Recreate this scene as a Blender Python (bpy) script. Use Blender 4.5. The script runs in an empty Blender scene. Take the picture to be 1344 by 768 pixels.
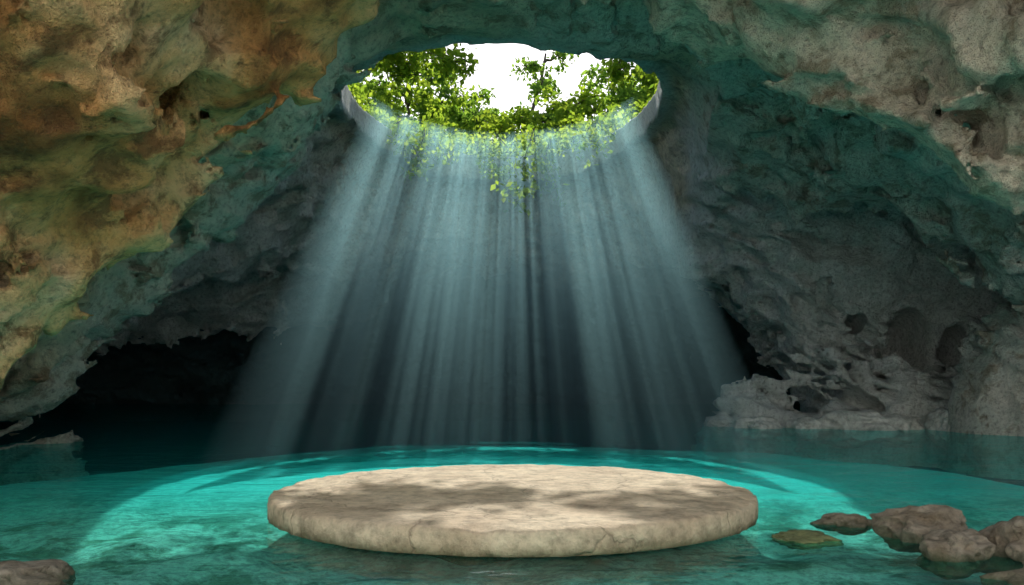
import bpy, math, time
import numpy as np
T0=time.time()
rng=np.random.default_rng(7)
scene=bpy.context.scene
scene.view_settings.view_transform='Standard'
scene.view_settings.look='None'
scene.view_settings.exposure=0
TE=0.689
ELEV=math.atan(TE)

# ---------------------------------------------------------------- noise
_perm=rng.permutation(256).astype(np.int32)
_g=rng.normal(size=(256,3)); _g/=np.linalg.norm(_g,axis=1)[:,None]; _g=(_g*1.5).astype(np.float32)
def _pn(x,y,z):
    xi=np.floor(x);yi=np.floor(y);zi=np.floor(z)
    xf=(x-xi).astype(np.float32);yf=(y-yi).astype(np.float32);zf=(z-zi).astype(np.float32)
    xi=xi.astype(np.int32);yi=yi.astype(np.int32);zi=zi.astype(np.int32)
    u=xf*xf*xf*(xf*(xf*6-15)+10);v=yf*yf*yf*(yf*(yf*6-15)+10);w=zf*zf*zf*(zf*(zf*6-15)+10)
    out=0
    for a in (0,1):
        pa=_perm[(xi+a)&255]; wu=u if a else 1-u
        for b in (0,1):
            pb=_perm[(pa+yi+b)&255]; wv=v if b else 1-v
            for c in (0,1):
                h=_perm[(pb+zi+c)&255]; ww=w if c else 1-w
                g=_g[h]
                out=out+wu*wv*ww*(g[:,0]*(xf-a)+g[:,1]*(yf-b)+g[:,2]*(zf-c))
    return out
def perlin(x,y,z,s,sz=None):
    sz=sz or s
    x=np.asarray(x,dtype=np.float64);sh=x.shape
    y=np.broadcast_to(y,sh);z=np.broadcast_to(z,sh)
    x=x.ravel();y=np.ravel(y);z=np.ravel(z)
    out=np.empty(x.size,dtype=np.float32)
    C=400000
    for i in range(0,x.size,C):
        out[i:i+C]=_pn(x[i:i+C]/s+17.3,y[i:i+C]/s+5.1,z[i:i+C]/sz+31.7)
    return out.reshape(sh)

# ---------------------------------------------------------------- mesh helpers
def make_obj(name,verts,faces,mats,midx=None,smooth=True,sizes=None):
    me=bpy.data.meshes.new(name)
    verts=np.asarray(verts,dtype=np.float32)
    if isinstance(faces,np.ndarray):
        nf,k=faces.shape
        me.vertices.add(len(verts)); me.vertices.foreach_set('co',verts.ravel())
        me.loops.add(nf*k); me.loops.foreach_set('vertex_index',faces.astype(np.int32).ravel())
        me.polygons.add(nf); me.polygons.foreach_set('loop_start',np.arange(0,nf*k,k,dtype=np.int32))
        try: me.polygons.foreach_set('loop_total',np.full(nf,k,dtype=np.int32))
        except Exception: pass
    else:
        me.from_pydata(verts.tolist(),[],faces)
    for m in mats: me.materials.append(m)
    if midx is not None: me.polygons.foreach_set('material_index',np.asarray(midx,dtype=np.int32))
    me.polygons.foreach_set('use_smooth',np.full(len(me.polygons),smooth,dtype=bool))
    me.update(calc_edges=True); me.validate()
    ob=bpy.data.objects.new(name,me); scene.collection.objects.link(ob)
    return ob

# ---------------------------------------------------------------- node helpers
def newmat(name):
    m=bpy.data.materials.new(name); m.use_nodes=True
    nt=m.node_tree; nt.nodes.clear()
    return m,nt
def N(nt,t,**kw):
    n=nt.nodes.new(t)
    for k,v in kw.items(): setattr(n,k,v)
    return n
def L(nt,a,b): nt.links.new(a,b)
def ramp(nt,fac,stops):
    r=N(nt,'ShaderNodeValToRGB'); L(nt,fac,r.inputs[0])
    el=r.color_ramp.elements
    while len(el)<len(stops): el.new(0.5)
    for e,(p,c) in zip(el,stops):
        e.position=p; e.color=(c[0],c[1],c[2],1) if isinstance(c,(tuple,list)) else (c,c,c,1)
    return r.outputs[0]
def noise(nt,vec,scale,detail=6,rough=.6,dist=0):
    n=N(nt,'ShaderNodeTexNoise'); n.inputs['Scale'].default_value=scale
    n.inputs['Detail'].default_value=detail;n.inputs['Roughness'].default_value=rough
    n.inputs['Distortion'].default_value=dist
    L(nt,vec,n.inputs['Vector']); return n.outputs[0]
def mixc(nt,f,a,b,mode='MIX'):
    m=N(nt,'ShaderNodeMix',data_type='RGBA',blend_type=mode)
    for s,v in ((m.inputs[0],f),(m.inputs[6],a),(m.inputs[7],b)):
        if isinstance(v,(int,float)): s.default_value=v
        elif isinstance(v,tuple): s.default_value=(*v,1)
        else: L(nt,v,s)
    return m.outputs[2]
def math_(nt,op,a,b=None,clamp=False):
    m=N(nt,'ShaderNodeMath',operation=op); m.use_clamp=clamp
    for s,v in ((m.inputs[0],a),(m.inputs[1],b)):
        if v is None: continue
        if isinstance(v,(int,float)): s.default_value=v
        else: L(nt,v,s)
    return m.outputs[0]
def maprange(nt,v,a,b,c=0.,e=1.):
    r=N(nt,'ShaderNodeMapRange',interpolation_type='SMOOTHSTEP')
    for i_,q_ in zip((1,2,3,4),(a,b,c,e)): r.inputs[i_].default_value=q_
    L(nt,v,r.inputs[0]);return r.outputs[0]
def bump(nt,h,strength,dist,prev=None):
    b=N(nt,'ShaderNodeBump'); b.inputs['Strength'].default_value=strength; b.inputs['Distance'].default_value=dist
    L(nt,h,b.inputs['Height'])
    if prev is not None: L(nt,prev,b.inputs['Normal'])
    return b.outputs[0]
def finish(nt,col,rough,nrm=None,spec=.3):
    p=N(nt,'ShaderNodeBsdfPrincipled')
    if isinstance(col,tuple): p.inputs['Base Color'].default_value=(*col,1)
    else: L(nt,col,p.inputs['Base Color'])
    p.inputs['Roughness'].default_value=rough
    p.inputs['Specular IOR Level'].default_value=spec
    if nrm is not None: L(nt,nrm,p.inputs['Normal'])
    o=N(nt,'ShaderNodeOutputMaterial'); L(nt,p.outputs[0],o.inputs[0]); return p

# ---------------------------------------------------------------- materials
def mat_cave():
    m,nt=newmat('cave_rock')
    g=N(nt,'ShaderNodeNewGeometry').outputs['Position']
    at=N(nt,'ShaderNodeAttribute',attribute_name='warm').outputs['Fac']
    pa=N(nt,'ShaderNodeAttribute',attribute_name='pale').outputs['Fac']
    shd=N(nt,'ShaderNodeAttribute',attribute_name='recess_shade').outputs['Fac']
    n1=noise(nt,g,.45,4,.6,.4); n2=noise(nt,g,1.7,7,.7,.25); n3=noise(nt,g,9,5,.75)
    mp=N(nt,'ShaderNodeMapping'); mp.inputs['Scale'].default_value=(1.6,1.6,.25); L(nt,g,mp.inputs[0])
    nv=noise(nt,mp.outputs[0],1.4,4,.6,.6)
    cool=ramp(nt,n1,[(.3,(.58,.68,.61)),(.5,(.74,.77,.69)),(.7,(.84,.80,.70))])
    cool=mixc(nt,ramp(nt,nv,[(.45,0),(.65,.6)]),cool,(.88,.86,.79))
    warm=ramp(nt,n1,[(.3,(.32,.14,.04)),(.43,(.78,.42,.15)),(.57,(.90,.62,.31)),(.72,(.86,.70,.48))])
    col=mixc(nt,at,cool,warm)
    stain=mixc(nt,at,(.36,.31,.21),(.20,.10,.04))
    sf=ramp(nt,n2,[(.40,.75),(.49,0)])
    sf=math_(nt,'MULTIPLY',sf,math_(nt,'SUBTRACT',1.0,math_(nt,'MULTIPLY',pa,.7)))
    col=mixc(nt,sf,col,stain)
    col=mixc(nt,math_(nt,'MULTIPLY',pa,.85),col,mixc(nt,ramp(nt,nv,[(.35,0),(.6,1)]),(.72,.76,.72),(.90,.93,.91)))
    col=mixc(nt,1.0,col,ramp(nt,n3,[(.3,.5),(.5,1.0),(.7,1.1)]),'MULTIPLY')
    col=mixc(nt,shd,col,(.09,.22,.27))  # navy tint paints the shade of the back recess
    b=bump(nt,n2,1,.5); b=bump(nt,n3,.9,.10,b)
    finish(nt,col,.8,b,.3); return m
def mat_stone(name,base,dark,sc=1.0,moss=None):
    m,nt=newmat(name)
    g=N(nt,'ShaderNodeNewGeometry').outputs['Position']
    n1=noise(nt,g,1.1*sc,8,.65,.3);n2=noise(nt,g,6*sc,8,.7);n3=noise(nt,g,40*sc,5,.7)
    col=mixc(nt,ramp(nt,n1,[(.35,0),(.65,1)]),dark,base)
    col=mixc(nt,1.0,col,ramp(nt,n2,[(.3,.5),(.55,1.0),(.8,1.25)]),'MULTIPLY')
    v=N(nt,'ShaderNodeTexVoronoi',feature='DISTANCE_TO_EDGE'); v.inputs['Scale'].default_value=.55*sc
    dv=N(nt,'ShaderNodeVectorMath',operation='ADD'); L(nt,g,dv.inputs[0])
    nn=N(nt,'ShaderNodeTexNoise'); nn.inputs['Scale'].default_value=1.5*sc; nn.inputs['Detail'].default_value=6; L(nt,g,nn.inputs['Vector'])
    L(nt,nn.outputs[1],dv.inputs[1]); L(nt,dv.outputs[0],v.inputs['Vector'])
    crack=ramp(nt,v.outputs[0],[(0,0),(.018,1)])
    col=mixc(nt,1.0,col,ramp(nt,v.outputs[0],[(0,.65),(.009,1)]),'MULTIPLY')
    if moss:
        z=N(nt,'ShaderNodeSeparateXYZ'); L(nt,g,z.inputs[0])
        f=math_(nt,'ADD',z.outputs[2],math_(nt,'MULTIPLY',n2,.12))
        col=mixc(nt,ramp(nt,f,[(moss[0],1),(moss[1],0)]),col,mixc(nt,1.0,moss[2],ramp(nt,n3,[(.3,.6),(.7,1.4)]),'MULTIPLY'))
    b=bump(nt,n1,.6,.15);b=bump(nt,n2,.9,.05,b);b=bump(nt,n3,.8,.012,b);b=bump(nt,crack,.5,.03,b)
    finish(nt,col,.85,b,.25); return m
def mat_leaf(name,c1,c2,tr):
    m,nt=newmat(name)
    g=N(nt,'ShaderNodeNewGeometry')
    n=noise(nt,g.outputs['Position'],1.3,2,.6)
    r=math_(nt,'ADD',math_(nt,'MULTIPLY',g.outputs['Random Per Island'],.5),math_(nt,'MULTIPLY',n,.6))
    col=ramp(nt,r,[(.2,c1),(.8,c2)])
    d=N(nt,'ShaderNodeBsdfDiffuse');t=N(nt,'ShaderNodeBsdfTranslucent')
    L(nt,col,d.inputs[0]); L(nt,mixc(nt,1.0,col,(1.9,1.9,.9),'MULTIPLY'),t.inputs[0])
    mx=N(nt,'ShaderNodeMixShader'); mx.inputs[0].default_value=tr
    L(nt,d.outputs[0],mx.inputs[1]);L(nt,t.outputs[0],mx.inputs[2])
    o=N(nt,'ShaderNodeOutputMaterial');L(nt,mx.outputs[0],o.inputs[0]);return m
def mat_bark():
    m,nt=newmat('bark');g=N(nt,'ShaderNodeNewGeometry').outputs['Position']
    n=noise(nt,g,6,3,.7)
    finish(nt,ramp(nt,n,[(.3,(.06,.045,.03)),(.7,(.22,.18,.13))]),.9,None);return m
def mat_water():
    m,nt=newmat('water');gg=N(nt,'ShaderNodeNewGeometry');g=gg.outputs['Position']
    mp=N(nt,'ShaderNodeMapping'); mp.inputs['Scale'].default_value=(.7,1.3,1); L(nt,g,mp.inputs[0])
    n1=noise(nt,mp.outputs[0],1.0,3,.5,.5); n2=noise(nt,mp.outputs[0],4.5,2,.5,.8)
    b=bump(nt,n1,.4,.12); b=bump(nt,n2,.45,.03,b)
    s=N(nt,'ShaderNodeSeparateXYZ');L(nt,g,s.inputs[0])
    tr=N(nt,'ShaderNodeBsdfTransparent')
    # shallow water near the shore is less tinted than the deeper middle of the pool
    L(nt,mixc(nt,maprange(nt,s.outputs[1],6.0,12.0),(.52,.98,.94),(.30,.98,.96)),tr.inputs[0])
    df=N(nt,'ShaderNodeBsdfDiffuse'); df.inputs[0].default_value=(.01,.88,.86,1)
    md=N(nt,'ShaderNodeMixShader')
    L(nt,maprange(nt,s.outputs[1],8,14,.02,.12),md.inputs[0])
    L(nt,tr.outputs[0],md.inputs[1]);L(nt,df.outputs[0],md.inputs[2])
    gl=N(nt,'ShaderNodeBsdfGlossy'); gl.inputs['Roughness'].default_value=.03; L(nt,b,gl.inputs['Normal'])
    # same air-to-water reflectance seen from either side of the sheet
    io=N(nt,'ShaderNodeMapRange');io.inputs[3].default_value=1.333;io.inputs[4].default_value=.75;L(nt,gg.outputs['Backfacing'],io.inputs[0])
    fr=N(nt,'ShaderNodeFresnel'); L(nt,io.outputs[0],fr.inputs[0]); L(nt,b,fr.inputs['Normal'])
    mx=N(nt,'ShaderNodeMixShader'); L(nt,math_(nt,'MULTIPLY',fr.outputs[0],.65),mx.inputs[0]); L(nt,md.outputs[0],mx.inputs[1]);L(nt,gl.outputs[0],mx.inputs[2])
    o=N(nt,'ShaderNodeOutputMaterial');L(nt,mx.outputs[0],o.inputs[0]);return m
def mat_bed():
    m,nt=newmat('lake_bed');g=N(nt,'ShaderNodeNewGeometry').outputs['Position']
    n1=noise(nt,g,.5,5,.6,.6);n2=noise(nt,g,1.6,8,.74,.3);n3=noise(nt,g,9,6,.78)
    z=N(nt,'ShaderNodeSeparateXYZ'); L(nt,g,z.inputs[0])
    col=ramp(nt,n1,[(.35,(.66,.84,.70)),(.6,(.95,.98,.86))])
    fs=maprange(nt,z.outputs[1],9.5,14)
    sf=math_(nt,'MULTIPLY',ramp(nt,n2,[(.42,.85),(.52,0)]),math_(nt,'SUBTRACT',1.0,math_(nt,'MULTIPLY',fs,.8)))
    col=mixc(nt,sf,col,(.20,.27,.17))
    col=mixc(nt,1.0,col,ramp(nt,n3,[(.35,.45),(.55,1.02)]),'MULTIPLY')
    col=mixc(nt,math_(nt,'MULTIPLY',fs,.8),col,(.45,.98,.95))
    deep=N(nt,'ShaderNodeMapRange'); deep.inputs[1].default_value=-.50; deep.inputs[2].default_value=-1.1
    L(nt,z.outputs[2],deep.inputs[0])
    col=mixc(nt,deep.outputs[0],col,(.015,.08,.14))  # light lost in deeper water is put into the bed colour
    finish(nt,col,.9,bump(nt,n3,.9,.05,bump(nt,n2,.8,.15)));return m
def mat_ground():
    m,nt=newmat('ground');g=N(nt,'ShaderNodeNewGeometry').outputs['Position']
    n=noise(nt,g,1.5,4,.7)
    finish(nt,ramp(nt,n,[(.3,(.05,.07,.025)),(.7,(.14,.13,.06))]),.95,bump(nt,n,.8,.1));return m
def mat_bounce():
    m,nt=newmat('bounce_limestone');g=N(nt,'ShaderNodeNewGeometry').outputs['Position']
    n=noise(nt,g,.6,4,.7)
    finish(nt,ramp(nt,n,[(.3,(.80,.77,.70)),(.6,(.93,.90,.85))]),.95,None);return m  # high albedo for the added bounce slope
M_cave=mat_cave();M_water=mat_water();M_bed=mat_bed();M_ground=mat_ground();M_bark=mat_bark();M_bounce=mat_bounce()
M_leafA=mat_leaf('leaf',(.06,.14,.03),(.20,.30,.07),.65)
M_leafB=mat_leaf('leaf_bright',(.09,.18,.03),(.30,.38,.06),.7)
M_plat=mat_stone('platform_stone',(.76,.64,.46),(.57,.45,.31),1.0,(.03,.20,(.17,.14,.07)))
M_rock=mat_stone('boulder_stone',(.44,.39,.31),(.24,.19,.13),2.2,(.02,.16,(.08,.10,.05)))
M_rockg=mat_stone('mossy_stone',(.30,.33,.15),(.14,.17,.08),2.5)
M_rockp=mat_stone('pale_stone',(.74,.75,.70),(.50,.52,.48),1.0)

# ---------------------------------------------------------------- cave implicit surface
def smin(a,b,k):
    h=np.clip(.5+.5*(b-a)/k,0,1); return b*(1-h)+a*h-k*h*(1-h)
def sstep(x,a,b):
    t=np.clip((x-a)/(b-a),0,1);return t*t*(3-2*t)
def rib(x,y,pts,sn,sf,r):
    out=np.full(x.shape,1e3)
    for (x0,y0,z0),(x1,y1,z1) in zip(pts[:-1],pts[1:]):
        dx,dy=x1-x0,y1-y0
        t=np.clip(((x-x0)*dx+(y-y0)*dy)/(dx*dx+dy*dy),0,1)
        px,py=x0+t*dx,y0+t*dy
        d=np.sqrt((x-px)**2+(y-py)**2)
        side=np.clip(.5+.5*(y-py)/(d+.3)*1.3,0,1)
        s=sn*(1-side)+sf*side
        out=np.minimum(out,z0+t*(z1-z0)+s*(np.sqrt(d*d+r*r)-r))
    return out
RIBS=[
 ([(-.3,15.2,8.7),(-2.8,14.5,8.1),(-4.8,13.5,6.8),(-4.9,13,5.7),(-4.9,12.5,4.6),(-5.3,12,3.4),(-6.1,11.5,2.8),(-6.9,11,1.7),(-9,10.5,.3),(-13,10,-2)],.75,2.2,.3),
 ([(-6.4,24,9.2),(-7.0,22,7.7),(-7.3,20,5.1),(-7.8,19,3.4),(-9.4,18.5,2.4),(-10.3,18.5,.8),(-12,18.3,.3),(-16,18,-2)],.9,1.6,.4),
 ([(-7.2,34.5,6.6),(-8.1,33,5.8),(-9.3,30,5.3),(-10.2,28,5.0),(-11.8,27,3.9),(-13.4,26,2.7),(-15.5,25,1.8),(-19,24,-2)],1.1,1.3,.5),
 ([(-9.0,36.5,3.4),(-12,35,3.5),(-15,33,3.1),(-19,31,1.5)],1.0,.6,.5),
 ([(-7.6,35.5,6.6),(-5.9,39.5,6.4),(0,41,6.9),(6.6,39.5,6.7),(7.2,35,6.6)],1.3,.2,.7),
 ([(6.3,33,7.0),(7.0,30,5.2),(8.3,29,4.5),(9.7,28.8,3.6),(10.2,29.5,1.8),(11.3,30,.5),(12.5,30.5,-1.5),(22,30,-2)],1.7,1.3,.5),
 ([(5.6,27,8.4),(5.9,25,6.7),(7.3,24,6.0),(8.7,22.5,5.9),(10.2,21.5,5.1),(11.7,21.3,4.1),(12.9,21.2,3.3),(15,21,3.0),(19,21,3.4)],.75,2.2,.35),
 ([(5.2,19.5,8.4),(7.0,18.5,7.2),(8.6,18,6.2),(10.6,17.5,5.4),(14,17,5.2)],.9,1.8,.3),
 ([(3.5,16.4,8.5),(3.9,15,7.2),(5.0,14,6.2),(5.9,13,5.3),(6.7,12.5,4.9),(7.5,12,4.5),(9,11.5,4.6),(13,11,5.5)],.8,2.2,.3),
]
def base_z(y):
    t=(y-19.3)/16.7;tc=np.clip(t,0,1)
    return 9.0+3.286*tc-2.5*tc*tc+np.minimum(t,0)*1.0
def Zc(x,y):
    z=base_z(y)+.15+np.zeros_like(x)
    z=smin(z,6.2-(y-40)*.62,1.2)
    half=.62*np.maximum(y,0)+7
    open_=sstep(x,2,4)*(1-sstep(y,21,25))*12
    z=smin(z,(half-1.6+open_-np.abs(x))*1.6,1.0)
    for p,sn,sf,r in RIBS: z=smin(z,rib(x,y,p,sn,sf,r),.5)
    return z
FB=[(11.4,27.0,3.9,1.7,1.5),(8.7,27.0,2.2,1.1,1.0),(13.6,26.6,2.6,1.6,1.9),(15.3,23.6,2.9,2.6,4.0),(17.5,23.5,3,2.5,4),(-12.5,19,2.2,1.6,.5)]
def Zf(x,y):
    z=np.full(x.shape,-3.0)
    for cx,cy,a,b,h in FB:
        q=1-((x-cx)/a)**2-((y-cy)/b)**2
        z=np.maximum(z,np.where(q>-.8,h*np.sign(q)*np.sqrt(np.abs(q)),-3))
    return z
HC=(-.3,27.6);HR=(5.0,8.3);ZTOP=10.95
Y0=7.0
nu,nw,nz=380,256,196
U=np.linspace(-1,1,nu);W=np.linspace(math.log(Y0+4),math.log(60),nw);ZZ=np.linspace(-1.5,11.8,nz)
Yg=np.exp(W)-4
X2=U[:,None]*(.62*np.maximum(Yg,0)+7)[None,:];Y2=np.broadcast_to(Yg[None,:],X2.shape).copy()
wx=perlin(X2,Y2,np.zeros_like(X2),5)*1.2; wy=perlin(X2,Y2,np.zeros_like(X2)+9.5,5)*1.2
s2=perlin(X2,Y2,np.zeros_like(X2)+3.5,1.3)*.35
hd=(np.sqrt(((X2-HC[0])/HR[0])**2+((Y2-HC[1])/HR[1])**2)-1)*5.5
far=sstep(hd,.35,2.0)
def zcw(dx,dy):
    z=Zc(X2+wx*.5+s2+dx,Y2+wy+s2+dy)
    zb=base_z(Y2+dy)
    return zb+(z-zb)*far
zc0=zcw(0,0);gx=(zcw(.15,0)-zc0)/.15;gy=(zcw(0,.15)-zc0)/.15
k=1/np.sqrt(1+gx**2+gy**2)
k=np.maximum(k,.25)
zf0=Zf(X2+s2*.8,Y2+s2*.8)
F=((ZZ[None,None,:]-zc0[:,:,None])*k[:,:,None])
F=np.maximum(F,(zf0[:,:,None]-ZZ[None,None,:])*.6).astype(np.float32)
idx=np.nonzero((np.abs(F)<1.5)&(ZZ[None,None,:]<ZTOP+.3))
px=X2[idx[0],idx[1]];py=Y2[idx[0],idx[1]];pz=ZZ[idx[2]]
print('band',len(px),time.time()-T0)
def rocknoise(x,y,z):
    n=perlin(x,y,z,3.1,2.2)*.7
    n+=(.25-np.abs(perlin(x+n,y,z+n,1.7,1.3)))*.9
    s=z+.45*np.abs(x)+n*.7
    st=(.28-np.abs(perlin(x,y,s,2.3,.62)))
    n+=st*.85
    n+=(.25-np.abs(perlin(x,y,s,.8,.30)))*.38
    n+=(.25-np.abs(perlin(x,y,z,.75,.6)))*.30
    n+=perlin(x,y,z,.5,2.4)*.18
    n+=(.25-np.abs(perlin(x,y,z,.3)))*.15
    return n-.12
F[idx]+=rocknoise(px,py,pz)*(.25+.75*far[idx[0],idx[1]])
# small alcoves in the right wall
for (cx,cy,cz,a,b,c) in [(13.0,27.5,2.7,.75,2.6,1.1),(14.5,27.0,2.5,.45,2.4,.8),(11.1,28.0,3.3,.4,1.5,.35)]:
    q=np.sqrt(((X2[:,:,None]+s2[:,:,None]*.9-cx)/a)**2+((Y2[:,:,None]-cy)/b)**2+((ZZ[None,None,:]+wx[:,:,None]*.2-cz)/c)**2)
    F=np.minimum(F,((q-1)*.7).astype(np.float32))
F=np.minimum(F,(ZTOP-ZZ)[None,None,:]+0*F)
hd=hd+perlin(X2,Y2,np.zeros_like(X2),1.2)*.06
F=np.minimum(F,hd[:,:,None]+.0*F).astype(np.float32)
print('field',time.time()-T0)
def surface_nets(F):
    S=F>0
    nx,ny,nz_=F.shape
    c=np.zeros((nx-1,ny-1,nz_-1),dtype=np.int8)
    for a in (0,1):
        for b in (0,1):
            for d in (0,1):
                c+=S[a:nx-1+a,b:ny-1+b,d:nz_-1+d]
    act=(c>0)&(c<8)
    I,J,K=np.nonzero(act)
    vid=np.full(act.shape,-1,dtype=np.int32); vid[I,J,K]=np.arange(len(I))
    acc=np.zeros((len(I),3));cnt=np.zeros(len(I))
    cor=[(a,b,d) for a in (0,1) for b in (0,1) for d in (0,1)]
    val={q:F[I+q[0],J+q[1],K+q[2]] for q in cor}
    for q in cor:
        for ax in range(3):
            if q[ax]==1: continue
            r=list(q);r[ax]=1;r=tuple(r)
            v0,v1=val[q],val[r]
            m=(v0>0)!=(v1>0)
            t=np.where(m,v0/(np.where(m,v0-v1,1)),0)
            p=np.array(q,dtype=float)[None,:]+np.zeros((len(I),3)); p[:,ax]+=t
            acc[m]+=p[m];cnt[m]+=1
    P=acc/cnt[:,None]+np.stack([I,J,K],1)
    quads=[]
    for ax in range(3):
        sl0=[slice(1,-1)]*3;sl1=[slice(1,-1)]*3
        sl0[ax]=slice(0,-1);sl1[ax]=slice(1,None)
        A=S[tuple(sl0)];B=S[tuple(sl1)]
        E=np.nonzero(A!=B)
        sg=A[E]
        off=[1,1,1];off[ax]=0
        e=[E[0]+off[0],E[1]+off[1],E[2]+off[2]]
        o1,o2=[(1,2),(2,0),(0,1)][ax]
        def cid(d1,d2):
            q=[e[0],e[1],e[2]];q=[a.copy() for a in q];q[o1]-=d1;q[o2]-=d2
            return vid[q[0],q[1],q[2]]
        Q=np.stack([cid(0,0),cid(1,0),cid(1,1),cid(0,1)],1)
        Q[~sg]=Q[~sg][:,::-1]
        quads.append(Q)
    return P,np.concatenate(quads)
P,Q=surface_nets(F); del F
vy=np.interp(P[:,1],np.arange(nw),Yg); vx=np.interp(P[:,0],np.arange(nu),U)*(.62*np.maximum(vy,0)+7); vz=np.interp(P[:,2],np.arange(nz),ZZ)
V=np.stack([vx,vy,vz],1)
print('nets',len(V),len(Q),time.time()-T0)
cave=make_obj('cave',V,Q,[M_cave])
warm=1/(1+np.exp((vy-15.8+perlin(vx,vy,vz,2.5)*4+np.maximum(vx+2,0)*.9)/1.1))
warm=np.maximum(warm,.3*(vy<16)); warm=np.maximum(warm,np.clip((vz-8)*.25+perlin(vx,vy,vz,3)*.8,0,.45)*(vy<30))
pale=sstep(vx+perlin(vx,vy,vz,2)*1.5,4.5,7)*sstep(vy,23,26)  # right-back wall painted paler so it looks better lit
pale=np.maximum(pale,.8*sstep(-vx,6,8)*sstep(vy,21,27))
recess_shade=sstep(vy+perlin(vx,vy,vz,3)*2+np.maximum(5.5-vz,0)*.6,37.5,42)*.95  # shade of the back recess, painted as dark navy rock
recess_shade=np.maximum(recess_shade,sstep(vy,33,37)*sstep(-vz+perlin(vx,vy,vz,2)*1.,-7.0,-5.5)*.8*(np.abs(vx)<9.5))
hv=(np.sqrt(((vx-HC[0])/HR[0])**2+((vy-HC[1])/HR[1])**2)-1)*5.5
pale=np.maximum(pale*(1-recess_shade),(1-sstep(hv,.15,.6)))
for nm,arr in (('warm',warm),('pale',pale),('recess_shade',recess_shade)):
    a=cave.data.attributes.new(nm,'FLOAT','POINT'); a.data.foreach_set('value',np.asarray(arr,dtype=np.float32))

# ---------------------------------------------------------------- water, bed, ground
def grid(name,x0,x1,y0,y1,nx,ny,fz,mat):
    xs=np.linspace(x0,x1,nx);ys=np.linspace(y0,y1,ny)
    X,Y=np.meshgrid(xs,ys,indexing='ij');Z=fz(X,Y)
    I=np.arange(nx*ny).reshape(nx,ny)
    Qd=np.stack([I[:-1,:-1],I[1:,:-1],I[1:,1:],I[:-1,1:]],-1).reshape(-1,4)
    return make_obj(name,np.stack([X,Y,Z],-1).reshape(-1,3),Qd,[mat])
grid('water',-80,80,-60,70,2,2,lambda X,Y:X*0,M_water)
def bedz(X,Y):
    r=np.sqrt((X/10.5)**2+((Y-10.5)/13.5)**2)+perlin(X,Y,X*0,3)*.10
    z=-.36+.24*sstep(Y,8.5,13)-1.0*np.clip((r-.74)/.5,0,1)**1.2
    s=1-.75*sstep(Y,8.5,13)
    z=z+s*(perlin(X,Y,X*0,2.5)*.10+perlin(X,Y,X*0,.8)*.10+perlin(X,Y,X*0,.35)*.05)
    return np.minimum(z,-.05)
grid('lake_bed',-45,45,-40,60,480,520,bedz,M_bed)
# pale limestone slope added behind the camera to bounce sunlight into the cave
na_=110;hs=np.array([-1.5,0,2,4,6,8,10,12,14,16,18,20,22,24,26,28,30])
ang=np.linspace(math.radians(184),math.radians(356),na_)
A_,H_=np.meshgrid(ang,hs,indexing='ij')
rr=12.0+H_*.42;xx=(rr+6.5)*np.cos(A_);yy=2+rr*np.sin(A_)
nz_=perlin(xx,yy,H_,5)*1.0+perlin(xx,yy,H_,1.8)*.3
xx=xx+nz_*np.cos(A_);yy=yy+nz_*np.sin(A_)
I=np.arange(na_*len(hs)).reshape(na_,len(hs))
Qd=np.stack([I[:-1,:-1],I[1:,:-1],I[1:,1:],I[:-1,1:]],-1).reshape(-1,4)
make_obj('bounce_cliff',np.stack([xx,yy,H_],-1).reshape(-1,3),Qd,[M_bounce])
# ground above the cave with the sinkhole opening
na=160;th=np.linspace(0,2*np.pi,na,endpoint=False)
rings=[];radii=[(1.25,0),(2,0),(4,0),(12,0),(45,0)]
for s,_ in radii:
    x=HC[0]+HR[0]*1.15*s*np.cos(th);y=HC[1]+HR[1]*s*np.sin(th)*(1 if s<5 else .8)
    y=np.maximum(y,Y0+.1)
    rings.append(np.stack([x,y,np.full(na,ZTOP-.06)],1))
Vg=np.concatenate(rings);f=[]
for r in range(len(radii)-1):
    i=np.arange(na);j=(i+1)%na
    f.append(np.stack([r*na+i,(r+1)*na+i,(r+1)*na+j,r*na+j],1))
make_obj('ground',Vg,np.concatenate(f),[M_ground])

# ---------------------------------------------------------------- stone platform
def platform():
    na,R,cx,cy=260,2.70,0.0,9.75
    prof=[(0.0,.255),(.3,.255),(.6,.25),(.82,.25),(.93,.25),(.975,.245),(.992,.23),(.999,.18),(1.0,.08),(.998,.01),(.93,-.02),(.45,-.12),(.40,-.7)]
    th=np.linspace(0,2*np.pi,na,endpoint=False);V=[];
    for i,(s,z) in enumerate(prof[1:]):
        rr=R*s*np.ones(na)
        x=cx+rr*np.cos(th);y=cy+rr*np.sin(th);zz=np.full(na,z)
        n=perlin(x,y,zz,.5)*.012+perlin(x,y,zz,.15)*.02+perlin(x,y,zz*0,1.8)*.03
        if s>.9: x=x+n*np.cos(th)*1.2;y=y+n*np.sin(th)*1.2
        if z>.2: zz=zz+perlin(x,y,zz,.9)*.012+perlin(x,y,zz,.2)*.008-np.where(s>.96,np.maximum(perlin(x,y,zz,.25),0)*.04,0)
        V.append(np.stack([x,y,zz],1))
    V=np.concatenate(V);f=[]
    i=np.arange(na);j=(i+1)%na
    for r in range(len(prof)-2): f+=np.stack([r*na+i,(r+1)*na+i,(r+1)*na+j,r*na+j],1).tolist()
    V=np.concatenate([V,[[cx,cy,.255]]]);c=len(V)-1
    f+=[[int(a),int(b),c] for a,b in zip(i,j)]
    ob=make_obj('stone_platform',V,f,[M_plat])
platform()

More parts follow.
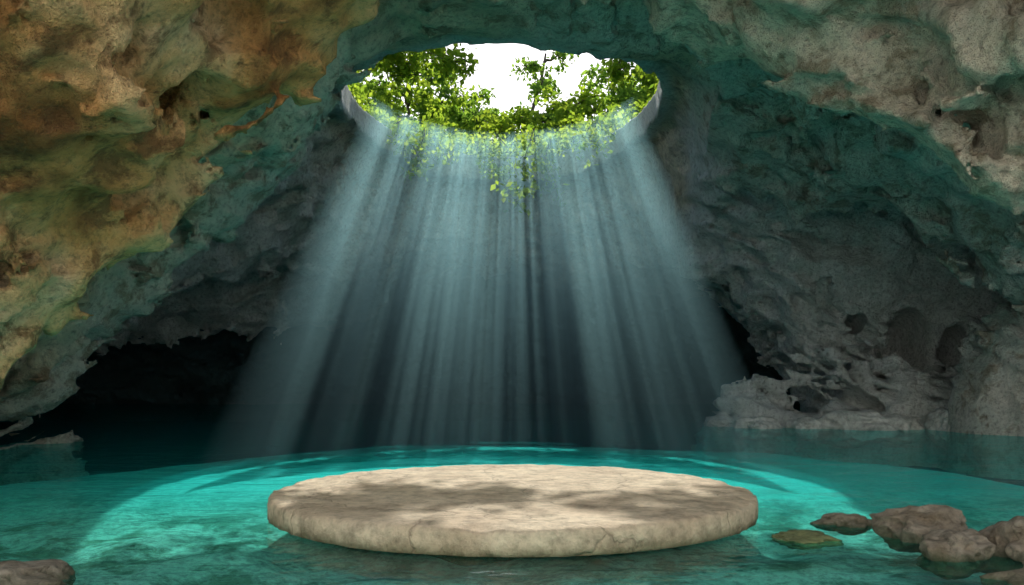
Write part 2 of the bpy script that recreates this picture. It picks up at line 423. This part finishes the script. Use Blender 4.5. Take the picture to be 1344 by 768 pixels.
# ---------------------------------------------------------------- loose rocks
def rock(cx,cy,cz,a,b,h,seed,mat=None,rot=0,name='rock'):
    import bmesh
    bm=bmesh.new(); bmesh.ops.create_icosphere(bm,subdivisions=5,radius=1)
    v=np.array([p.co[:] for p in bm.verts])
    n=perlin(v[:,0]+seed*3.7,v[:,1],v[:,2],.9)*.5+(.25-np.abs(perlin(v[:,0]+seed*3.7,v[:,1]+2,v[:,2],.55)))*.45+perlin(v[:,0]+seed,v[:,1],v[:,2],.2)*.08
    v=v*(1+n)[:,None]
    v[:,2]=np.sign(v[:,2])*np.abs(v[:,2])**.8
    v*=np.array([a,b,h]);c,s=math.cos(rot),math.sin(rot)
    v=np.stack([v[:,0]*c-v[:,1]*s+cx,v[:,0]*s+v[:,1]*c+cy,v[:,2]+cz],1)
    fs=[[q.index for q in p.verts] for p in bm.faces]; bm.free()
    return make_obj(name,v,fs,[mat or M_rock])
rock(3.95,8.0,.05,.42,.35,.22,1)
rock(3.75,7.15,.02,.30,.24,.17,2,rot=.3)
rock(4.35,7.15,.03,.36,.34,.25,3,rot=-.4)
rock(3.45,8.75,.0,.27,.22,.09,4)
rock(2.75,8.0,-.02,.26,.26,.065,5,M_rockg)
rock(4.15,6.3,-.03,.5,.3,.16,6)
rock(-3.75,6.2,-.05,.5,.35,.16,7)
for i,(x,y,a,h) in enumerate([(6.6,26.6,.5,.22),(7.5,25.9,.8,.35),(8.8,25.6,.6,.3),(10.2,25.3,1.1,.5),(11.6,25.2,.7,.4),(12.8,24.6,.9,.6)]):
    rock(x,y,.0,a,a*.7,h,20+i,M_rockp,rot=i*.9,name='shore_rock')

# ---------------------------------------------------------------- plants
class MB:
    def __init__(s): s.v=[];s.f=[];s.m=[];s.n=0
    def tube(s,pts,r,mi=0,k=6):
        pts=np.asarray(pts,float);n=len(pts)
        for i in range(n):
            d=pts[min(i+1,n-1)]-pts[max(i-1,0)];d/=np.linalg.norm(d)+1e-9
            a=np.cross(d,[.3,.5,.81]);a/=np.linalg.norm(a)+1e-9;b=np.cross(d,a)
            t=np.linspace(0,2*np.pi,k,endpoint=False)[:,None]
            s.v.append(pts[i]+r[i]*(np.cos(t)*a+np.sin(t)*b))
        i0=s.n
        for i in range(n-1):
            for j in range(k):
                s.f.append([i0+i*k+j,i0+i*k+(j+1)%k,i0+(i+1)*k+(j+1)%k,i0+(i+1)*k+j]);s.m.append(mi)
        s.n+=n*k
    def leaves(s,c,size,mi=1,flat=.5):
        c=np.asarray(c,float);n=len(c)
        if n==0:return
        d=rng.normal(size=(n,3));d[:,2]-=.5;d/=np.linalg.norm(d,axis=1)[:,None]
        nn=rng.normal(size=(n,3));nn[:,2]+=flat*2
        sd=np.cross(d,nn);sd/=np.linalg.norm(sd,axis=1)[:,None]+1e-9
        L_=size*rng.uniform(.6,1.25,n)[:,None];Wd=L_*.33
        v=np.stack([c,c+d*L_*.45+sd*Wd,c+d*L_,c+d*L_*.45-sd*Wd],1).reshape(-1,3)
        s.v.append(v)
        q=s.n+np.arange(4*n).reshape(-1,4)
        s.f+=q.tolist();s.m+=[mi]*n;s.n+=4*n
    def build(s,name,mats): return make_obj(name,np.concatenate(s.v),np.array(s.f),mats,s.m,smooth=False)
def curve(p0,p1,sag,n=8,wig=.15):
    t=np.linspace(0,1,n)[:,None];p0=np.array(p0,float);p1=np.array(p1,float)
    p=p0+(p1-p0)*t+np.array([0,0,1.])*sag*np.sin(np.pi*t)
    w=rng.normal(size=(n,3))*wig*np.linalg.norm(p1-p0)*.12;w[0]=0
    return p+w
def above(p):
    # keep foliage out of the rock slab around the opening
    e=np.sqrt(((p[:,0]-HC[0])/HR[0])**2+((p[:,1]-HC[1])/HR[1])**2)
    return p[(p[:,2]>ZTOP+.05)|(e<.97)]
def tree(base,h,rad,nl,lsize,mat,limbs=14,name='tree'):
    mb=MB();base=np.array(base,float)
    top=base+np.array([rng.normal()*h*.04,rng.normal()*h*.06,h*.93])
    tr=curve(base,top,0,9,.25);mb.tube(tr,np.linspace(h*.022,h*.005,9),0,8)
    cl=[]
    for i in range(limbs):
        t=.22+.76*(i+.5)/limbs;ii=t*8;a=int(ii);p=tr[a]*(1-ii+a)+tr[min(a+1,8)]*(ii-a)
        ang=i*2.4+rng.uniform(-.4,.4);ln=rad*(1.15-.75*abs(t-.5)*1.3)*rng.uniform(.7,1.1)
        e=p+np.array([math.cos(ang)*ln,math.sin(ang)*ln,ln*rng.uniform(.05,.5)])
        lb=curve(p,e,ln*.08,6,.5);mb.tube(lb,np.linspace(h*.009,h*.002,6),0,5)
        cl.append((lb[-1],1));cl.append((lb[3],.7))
        for kx in range(3):
            q=lb[rng.integers(2,6)];e2=q+rng.normal(size=3)*ln*.3
            mb.tube(curve(q,e2,0,4,.4),np.linspace(h*.004,h*.0015,4),0,4);cl.append((e2,.8))
    w=np.array([c[1] for c in cl]);w/=w.sum()
    pts=[]
    for (c,s_),k in zip(cl,(w*nl).astype(int)):
        r=rad*.27*s_*rng.uniform(.7,1.3)
        g=rng.normal(size=(k,3));g/=np.linalg.norm(g,axis=1)[:,None];g*=(rng.uniform(.25,1,k)**.5)[:,None]
        pts.append(c+g*r*np.array([1.2,1.2,.7]))
    mb.leaves(np.concatenate(pts),lsize)
    return mb.build(name,[M_bark,mat])
G=ZTOP-.1
for (x,y,h,r,nl,mt) in [(-9.8,49,9.8,3.4,4200,M_leafB),(-7.0,51,9.6,3.0,3600,M_leafA),(-4.6,54,9.4,2.6,3200,M_leafB),(9.6,49,9.8,3.4,4200,M_leafB),(7.2,51,9.6,3.0,3400,M_leafA),(4.8,54,9.0,2.6,3200,M_leafB),
                     (-.4,56,8.4,2.6,3600,M_leafB),(2.4,58,9.6,2.6,3400,M_leafA),(-2.6,58,9.2,2.6,3400,M_leafA),(1.0,64,15.6,2.6,2600,M_leafA),(-3.6,63,12.0,2.4,2200,M_leafA),(-13,58,13,5,4000,M_leafA),(13,58,13,5,4000,M_leafA)]:
    tree((x,y,G),h,r,nl,.40,mt)
# shrubs around the sinkhole rim (one mass)
mb=MB()
for i in range(62):
    a=rng.uniform(-.2,math.pi+.2);s=rng.uniform(1.08,1.7)
    x=HC[0]+HR[0]*s*math.cos(a);y=HC[1]+HR[1]*s*math.sin(a)
    r=rng.uniform(.6,1.0)*(.75+(s-1.1)*2.2);k=500
    for q in range(5):
        e=np.array([x,y,G+.2+r*.5])+rng.normal(size=3)*r*.4;e[2]=max(e[2],G+.2);mb.tube(curve((x,y,G),e,0,4,.3),[.04,.03,.02,.01],0,4)
        g=rng.normal(size=(k//5,3));g/=np.linalg.norm(g,axis=1)[:,None];g*=(rng.uniform(0.1,1,k//5)**.5)[:,None]*r*.6
        mb.leaves(above(e+g),.22)
mb.build('foliage',[M_bark,M_leafB])
# creepers drooping from the rim into the light
def vine(p0,ln,out,lsize=.2,name='hanging_vine',dens=60):
    mb=MB();p1=np.array(p0)+np.array([rng.normal()*.4,-ln*1.3-out,-ln*.95])
    c=curve(p0,p1,.4+ln*.12,10,.35);mb.tube(c,np.linspace(.03,.008,10),0,4)
    n=int(dens*ln);t=rng.uniform(.05,1,n)**.8;ii=t*8.999;a=ii.astype(int)
    p=c[a]*(1-(ii-a))[:,None]+c[a+1]*(ii-a)[:,None]+rng.normal(size=(n,3))*np.array([.26,.2,.16])*(1.2-.5*t)[:,None]
    mb.leaves(p,lsize);mb.build(name,[M_bark,M_leafB])
for (x,ln,out) in [(-4.3,.9,.3),(-3.9,1.3,.5),(-3.2,3.2,1.5),(-2.9,2.3,1.0),(-2.2,1.0,.4),(-1.5,1.2,.4),(-.9,1.6,.6),(-.4,2.6,1.2),(.4,4.2,1.5),(.8,1.6,.6),(1.2,3.0,1.2),(1.8,1.3,.5),(2.5,1.1,.4),(3.2,2.0,1.0),(3.9,1.0,.4)]:
    s=math.sqrt(max(0,1-((x-HC[0])/HR[0])**2))
    vine((x,HC[1]+HR[1]*s-.1,ZTOP+.15),ln,out,lsize=.26,dens=62)
# overhanging trees standing beside the opening, limbs reaching over it
def overhang(base,targets,name='overhanging_tree',th=4.6):
    mb=MB();b=np.array(base,float);top=b+np.array([0,0,th])
    tr=curve(b,top,0,7,.3);mb.tube(tr,np.linspace(.26,.12,7),0,8)
    for (e,n,spread,ls) in targets:
        c=curve(tr[rng.integers(3,7)],e,.4,12,.2);mb.tube(c,np.linspace(.07,.012,12),0,5)
        pts=[]
        for j in range(n):
            q=c[rng.integers(6,12)]
            e2=q+rng.normal(size=3)*np.array([spread,spread,spread*.35])
            mb.tube(curve(q,e2,0,4,.3),np.linspace(.02,.006,4),0,3)
            kk=34;tt=rng.uniform(.3,1.05,kk)[:,None]
            pts.append(q+(e2-q)*tt+rng.normal(size=(kk,3))*.14)
        mb.leaves(above(np.concatenate(pts)),ls)
    mb.build(name,[M_bark,M_leafB])
overhang((-7.5,27,G),[((-1.2,28.1,13.8),28,.75,.27),((-3.4,30.5,14.6),8,1.0,.24),((-.4,29.6,14.2),16,.6,.27),((-4.0,26.5,13.6),8,.8,.24)])
overhang((7.6,28.5,G),[((1.5,28.6,14.0),30,.75,.27),((3.2,32.5,15.2),8,1.0,.24),((2.2,30.0,14.4),14,.6,.27)])
overhang((-5.7,23.6,G),[((-2.7,23.0,9.9),30,.5,.2),((-1.2,22.6,9.9),26,.45,.2),((-3.0,23.9,10.0),14,.45,.2)],th=.9)
overhang((5.2,23.8,G),[((2.7,23.2,9.9),16,.4,.2)],th=.9)

# ---------------------------------------------------------------- sunlit mist in the beam
def mist():
    nx=56;t=np.linspace(-1.08,1.08,nx);xc=HC[0];rx=HR[0]-.05
    xs=xc+rx*np.sin(t);yb=11.4+7.9*np.cos(t);yf=yb-3.0
    V=[]
    for z in (.06,10.9):
        for yy in (yb,yf): V.append(np.stack([xs,yy+z/TE,np.full(nx,z)],1))
    V=np.concatenate(V);f=[]
    for i in range(nx-1):
        b0,f0,b1,f1=i,nx+i,2*nx+i,3*nx+i
        f+=[[b0,b0+1,f0+1,f0],[b1,f1,f1+1,b1+1],[b0,b1,b1+1,b0+1],[f0,f0+1,f1+1,f1]]
    for i in (0,nx-1): f.append([i,nx+i,3*nx+i,2*nx+i] if i==0 else [i,2*nx+i,3*nx+i,nx+i])
    m,nt=newmat('sunlit_mist')
    g=N(nt,'ShaderNodeNewGeometry').outputs['Position']
    s=N(nt,'ShaderNodeSeparateXYZ');L(nt,g,s.inputs[0])
    yl=math_(nt,'SUBTRACT',s.outputs[1],math_(nt,'DIVIDE',s.outputs[2],TE))
    cb=N(nt,'ShaderNodeCombineXYZ');L(nt,s.outputs[0],cb.inputs[0]);L(nt,math_(nt,'MULTIPLY',yl,.12),cb.inputs[1])
    n=noise(nt,cb.outputs[0],2.3,3,.65)
    d=ramp(nt,n,[(.40,.16),(.5,.48),(.60,1.0)])  # light-shaft streaks put into the mist density
    d=math_(nt,'MULTIPLY',d,maprange(nt,s.outputs[2],-.8,.4))
    d=math_(nt,'MULTIPLY',d,maprange(nt,s.outputs[2],9,2,.26,1))
    d=math_(nt,'MULTIPLY',d,maprange(nt,s.outputs[0],-4.9,-4.2))
    d=math_(nt,'MULTIPLY',d,maprange(nt,s.outputs[0],4.4,3.7))
    d=math_(nt,'MULTIPLY',d,.40)
    C=(.48,.90,1,1)
    vs=N(nt,'ShaderNodeVolumeScatter');vs.inputs['Color'].default_value=C;vs.inputs['Anisotropy'].default_value=.6
    va=N(nt,'ShaderNodeVolumeAbsorption');va.inputs['Color'].default_value=C
    L(nt,d,vs.inputs['Density']);L(nt,d,va.inputs['Density'])
    ad=N(nt,'ShaderNodeAddShader');L(nt,vs.outputs[0],ad.inputs[0]);L(nt,va.outputs[0],ad.inputs[1])
    o=N(nt,'ShaderNodeOutputMaterial');L(nt,ad.outputs[0],o.inputs['Volume'])
    m.cycles.volume_step_rate=1.0
    make_obj('sunlit_mist',V,f,[m],smooth=False)
mist()

# ---------------------------------------------------------------- light & camera
w=bpy.data.worlds.new('World');scene.world=w;w.use_nodes=True
nt=w.node_tree;bg=nt.nodes['Background'];sk=nt.nodes.new('ShaderNodeTexSky');sk.sky_type='NISHITA'
sk.sun_disc=False;sk.sun_elevation=ELEV;sk.sun_rotation=math.radians(0)
nt.links.new(sk.outputs[0],bg.inputs[0]);bg.inputs[1].default_value=.15
sl=bpy.data.lights.new('sun','SUN');sl.energy=5;sl.angle=math.radians(.5);sl.color=(1,.96,.88)
so=bpy.data.objects.new('sun',sl);scene.collection.objects.link(so)
so.rotation_euler=(-(math.pi/2-ELEV),0,0);so.location=(0,60,40)
cd=bpy.data.cameras.new('camera');cam=bpy.data.objects.new('camera',cd);scene.collection.objects.link(cam)
cam.location=(0,0,1.5);cam.rotation_euler=(math.pi/2,0,0)
cd.sensor_width=36;cd.lens=36*1110/1344;cd.shift_y=(497-384)/1344;cd.clip_end=2000;cd.clip_start=.05
scene.camera=cam
print('done',time.time()-T0)
